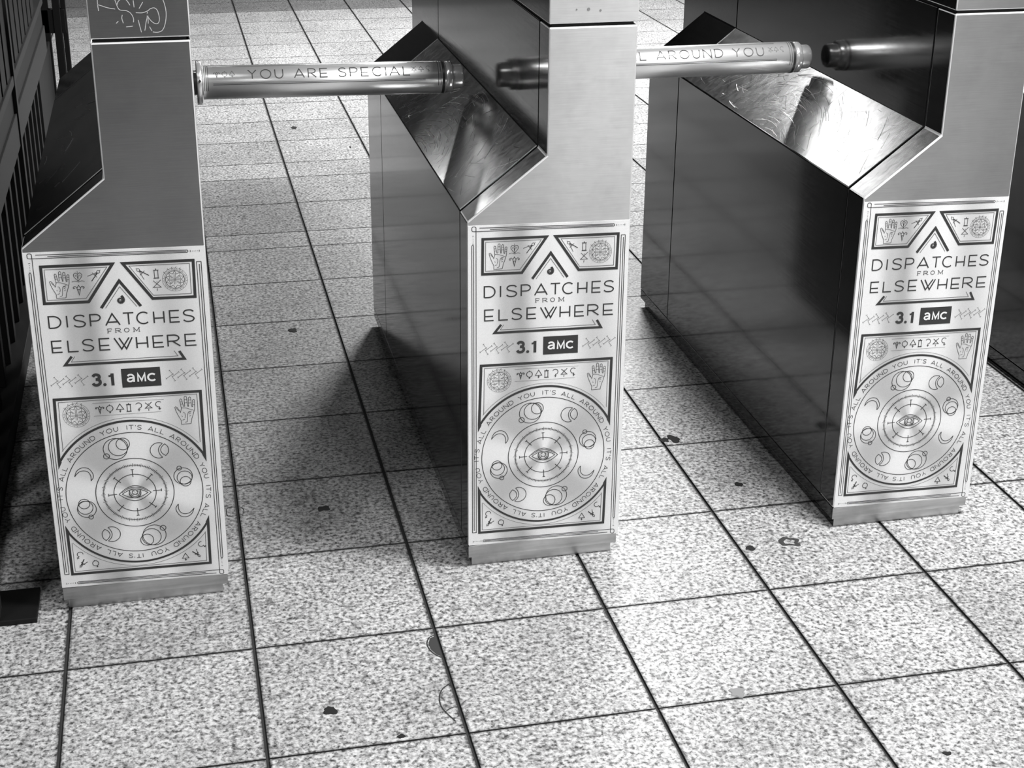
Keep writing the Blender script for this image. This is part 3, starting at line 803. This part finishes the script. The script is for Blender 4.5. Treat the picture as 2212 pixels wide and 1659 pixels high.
# etched graffiti on the head of the left turnstile (mm, local x-z)
def px_graffiti():
    k = 0.2856 * 1000
    raw = [[(163, 15), (165, 70), (175, 130)], [(165, 70), (215, 85), (270, 102), (350, 116)], [(320, 2), (350, 35), (372, 90), (400, 125), (470, 135), (515, 160), (543, 205), (543, 245)],
           [(370, 80), (385, 45), (425, 22), (470, 35), (508, 85)], [(425, 172), (420, 205), (435, 250)], [(465, 285), (535, 280)], [(358, 250), (382, 230)], [(543, 40), (552, 105)], [(645, 58), (605, 118)],
           [(570, 155), (640, 158), (700, 140), (720, 125), (765, 115), (800, 140), (820, 200), (818, 245), (795, 265), (750, 250), (705, 205), (690, 165)], [(595, 225), (610, 280), (628, 340)],
           [(695, 150), (690, 205), (678, 250), (665, 325)], [(700, 210), (702, 262)], [(835, 5), (860, 40), (888, 120), (895, 195), (880, 280), (850, 330), (800, 345), (750, 340)], [(715, 290), (740, 330)]]
    return raw
def g2l(u, v):
    # photo pixels on the head's front plane -> local x, z
    px = 180 + u * 260.0 / 1270; py = v * 130.0 / 635
    fx = (px - (188 + (195 - 188) * py / 84.0)) / (413.0 - 191.0)
    return (DIN + fx * (WID - DIN)) * 1000, (0.9885 + (81 - py) * 0.000785) * 1000
bm = bmesh.new(); ink = Ink(bm, lambda x, z: (x / 1000.0, -0.0006, z / 1000.0))
for ln in px_graffiti(): ink.line(spl([g2l(*p) for p in ln], 4), 1.15, 0)
o = obj('scratched_graffiti', bm, M['graffiti'], stiles[0]); o['label'] = 'pale scratched lettering'
# small dark spots on the middle turnstile's head
bm = bmesh.new(); ink = Ink(bm, lambda x, z: (x / 1000.0, -0.0004, z / 1000.0))
for x, z, r_ in ((199, 1030, 1.6), (232, 1031, 1.7), (181, 1011, 1.4), (201, 1011, 2.6), (221, 1008.5, 1.9), (219, 1037, 1.8)): ink.disc((x, z), r_, 0)
obj('paint_specks', bm, M['gum_pale'], stiles[1])

# ------------------------------------------------------------------ black railing on the left
fence = thing('railing', 'black iron railing with flat pickets running beside the leftmost turnstile', 'railing', (-0.18, 0.2, 0))
def fb(name, x0, x1, y0, y1, z0, z1, mat, bev=0.0015):
    bm = bmesh.new(); bx(bm, x0 + 0.18, x1 + 0.18, y0 - 0.2, y1 - 0.2, z0, z1, bev); return obj(name, bm, mat, fence)
fb('bottom_rail', -0.205, -0.144, 0.205, 3.3, 0.0, 0.052, M['iron'])
fb('middle_rail', -0.196, -0.166, 0.205, 3.3, 0.37, 0.46, M['iron_grey'])
fb('middle_rail', -0.200, -0.172, 0.205, 3.3, 0.46, 0.535, M['iron'])
fb('middle_rail', -0.196, -0.164, 0.205, 3.3, 0.535, 0.56, M['iron_grey'])
fb('post', -0.165, -0.115, 0.155, 0.205, 0.010, 1.25, M['iron_grey'])
fb('foot_plate', -0.185, -0.054, 0.157, 0.262, 0.0, 0.010, M['iron'])
fb('post', -0.202, -0.162, 2.00, 2.04, 0.052, 1.25, M['iron_grey'])
fb('post', -0.225, -0.182, 3.00, 3.05, 0.052, 1.25, M['iron_grey'])
k = 0
y = 0.40
while y < 2.98:
    if abs(y - 2.02) > 0.05:
        fb('picket', -0.190, -0.170, y - 0.006, y + 0.030, 0.052, 0.372, M['iron'])
        fb('picket', -0.190, -0.170, y - 0.03, y + 0.075, 0.558, 1.2, M['iron'])
    y += 0.1385
fb('dark_panel', -0.215, -0.195, 3.05, 3.86, 0.0, 0.30, M['iron'])  # black panel closing the gap between railing and gate
fb('top_rail', -0.2, -0.16, 0.155, 3.3, 1.2, 1.25, M['iron'])

# gate standing beyond the railing
gate = thing('iron_gate', 'black barred iron gate standing behind the railing at top left', 'gate', (-0.25, 3.9, 0))
def gb(name, x0, x1, z0, z1, mat=None, dy=0.02):
    bm = bmesh.new(); bx(bm, x0 + 0.25, x1 + 0.25, -dy, dy, z0, z1, 0.002); return obj(name, bm, mat or M['iron'], gate)
gb('gate_bar', -0.275, -0.190, 0.0, 1.6); gb('gate_bar', -0.173, -0.146, 0.0, 1.6, None, 0.03); gb('gate_bar', -0.143, -0.125, 0.0, 1.6, M['iron'], 0.015)
gb('lock_rail', -0.27, -0.13, 0.325, 0.415); gb('gate_bar', -0.40, -0.29, 0.0, 1.6); gb('lock_rail', -0.5, -0.12, 1.5, 1.6)

# ------------------------------------------------------------------ trodden gum and litter on the floor
def spot(label, x, y, rx, ry, mat, seed, ring=False):
    r = random.Random(seed); n = 22
    bm = bmesh.new()
    rad = [1 + r.uniform(-0.5, 0.5) for _ in range(n)]
    rad = [(rad[i - 1] + 2 * rad[i] + rad[(i + 1) % n]) / 4 for i in range(n)]
    pts = [(rx * rad[i] * math.cos(2 * math.pi * i / n), ry * rad[i] * math.sin(2 * math.pi * i / n)) for i in range(n)]
    lo = [bm.verts.new((p[0], p[1], 0)) for p in pts]; mid = [bm.verts.new((p[0] * 0.86, p[1] * 0.86, 0.0011)) for p in pts]
    if ring:
        inn = [bm.verts.new((p[0] * 0.6, p[1] * 0.6, 0.0008)) for p in pts]; il = [bm.verts.new((p[0] * 0.52, p[1] * 0.52, 0.0)) for p in pts]
        rings = [lo, mid, inn, il]
    else: rings = [lo, mid]
    for A, B in zip(rings, rings[1:]):
        for i in range(n): bm.faces.new((A[i], A[(i + 1) % n], B[(i + 1) % n], B[i]))
    if not ring: bm.faces.new(mid)
    o = obj('gum_spot', bm, mat); o.location = (x, y, 0)
    return tag(o, label, 'gum spot', 'trodden gum spots on the floor')
spot('long black gum spot on the far floor, just below the left turnstile arm', 0.689, 3.544, 0.012, 0.022, M['gum'], 1)
spot('tiny black spot on bright far tile next to the middle turnstile', 0.864, 3.217, 0.004, 0.012, M['gum'], 2)
spot('dark gum blob in the left lane near the middle turnstile rear foot', 0.498, 1.442, 0.011, 0.016, M['gum'], 3)
spot('big dark gum patch on a tile joint in the right lane', 1.250, 0.634, 0.015, 0.017, M['gum'], 4)
spot('small gum patch touching the left side of the big dark patch', 1.226, 0.630, 0.010, 0.011, M['gum'], 5)
spot('small round black gum spot in the middle of a right lane tile', 1.312, 0.401, 0.0075, 0.010, M['gum'], 6)
spot('dark gum smear beside the pale gum ring', 1.241, 0.150, 0.011, 0.010, M['gum'], 7)
spot('ring-shaped grey gum mark in front of the third turnstile', 1.323, 0.155, 0.022, 0.020, M['gum_dull'], 8, True)
spot('brownish gum blot on the front tile left of the cracked tile edge', 0.409, -0.200, 0.011, 0.012, M['gum'], 9)
spot('black speck on the tile joint near the bottom of the picture', 0.509, -0.288, 0.006, 0.005, M['gum'], 10)
spot('faint grey worn gum patch on the front floor below the third turnstile', 1.054, -0.286, 0.014, 0.012, M['gum_pale'], 11)
spot('small black spot in the bottom right corner of the floor', 1.310, -0.502, 0.007, 0.0055, M['gum'], 12)
spot('dark irregular blot on the left lane tile beside the leftmost turnstile', 0.470, 0.470, 0.012, 0.012, M['gum_dull'], 13)
bm = bmesh.new(); bx(bm, -0.009, 0.009, -0.008, 0.008, 0.0, 0.0012)
tag(obj('paper_scrap', bm, M['paper']), 'tiny white paper scrap on the dark floor between railing and leftmost turnstile', 'paper scrap').location = (-0.112, 0.97, 0)

# ------------------------------------------------------------------ housings of ceiling lamps and added fill lights (outside the picture)
for (x, y, sx, sy, p) in LAMPS:
    bm = bmesh.new(); bx(bm, -sx / 2 - 0.03, sx / 2 + 0.03, -sy / 2 - 0.03, sy / 2 + 0.03, -0.06, 0.0, 0.004)
    o = obj('ceiling_and_fill_housing', bm, M['lamp_housing']); o.location = (x, y, CEIL)
    o['label'] = 'flat ceiling light above the turnstiles, some added as fill'; o['category'] = 'ceiling light'; o['group'] = 'ceiling lights and added fill lights over the hall'
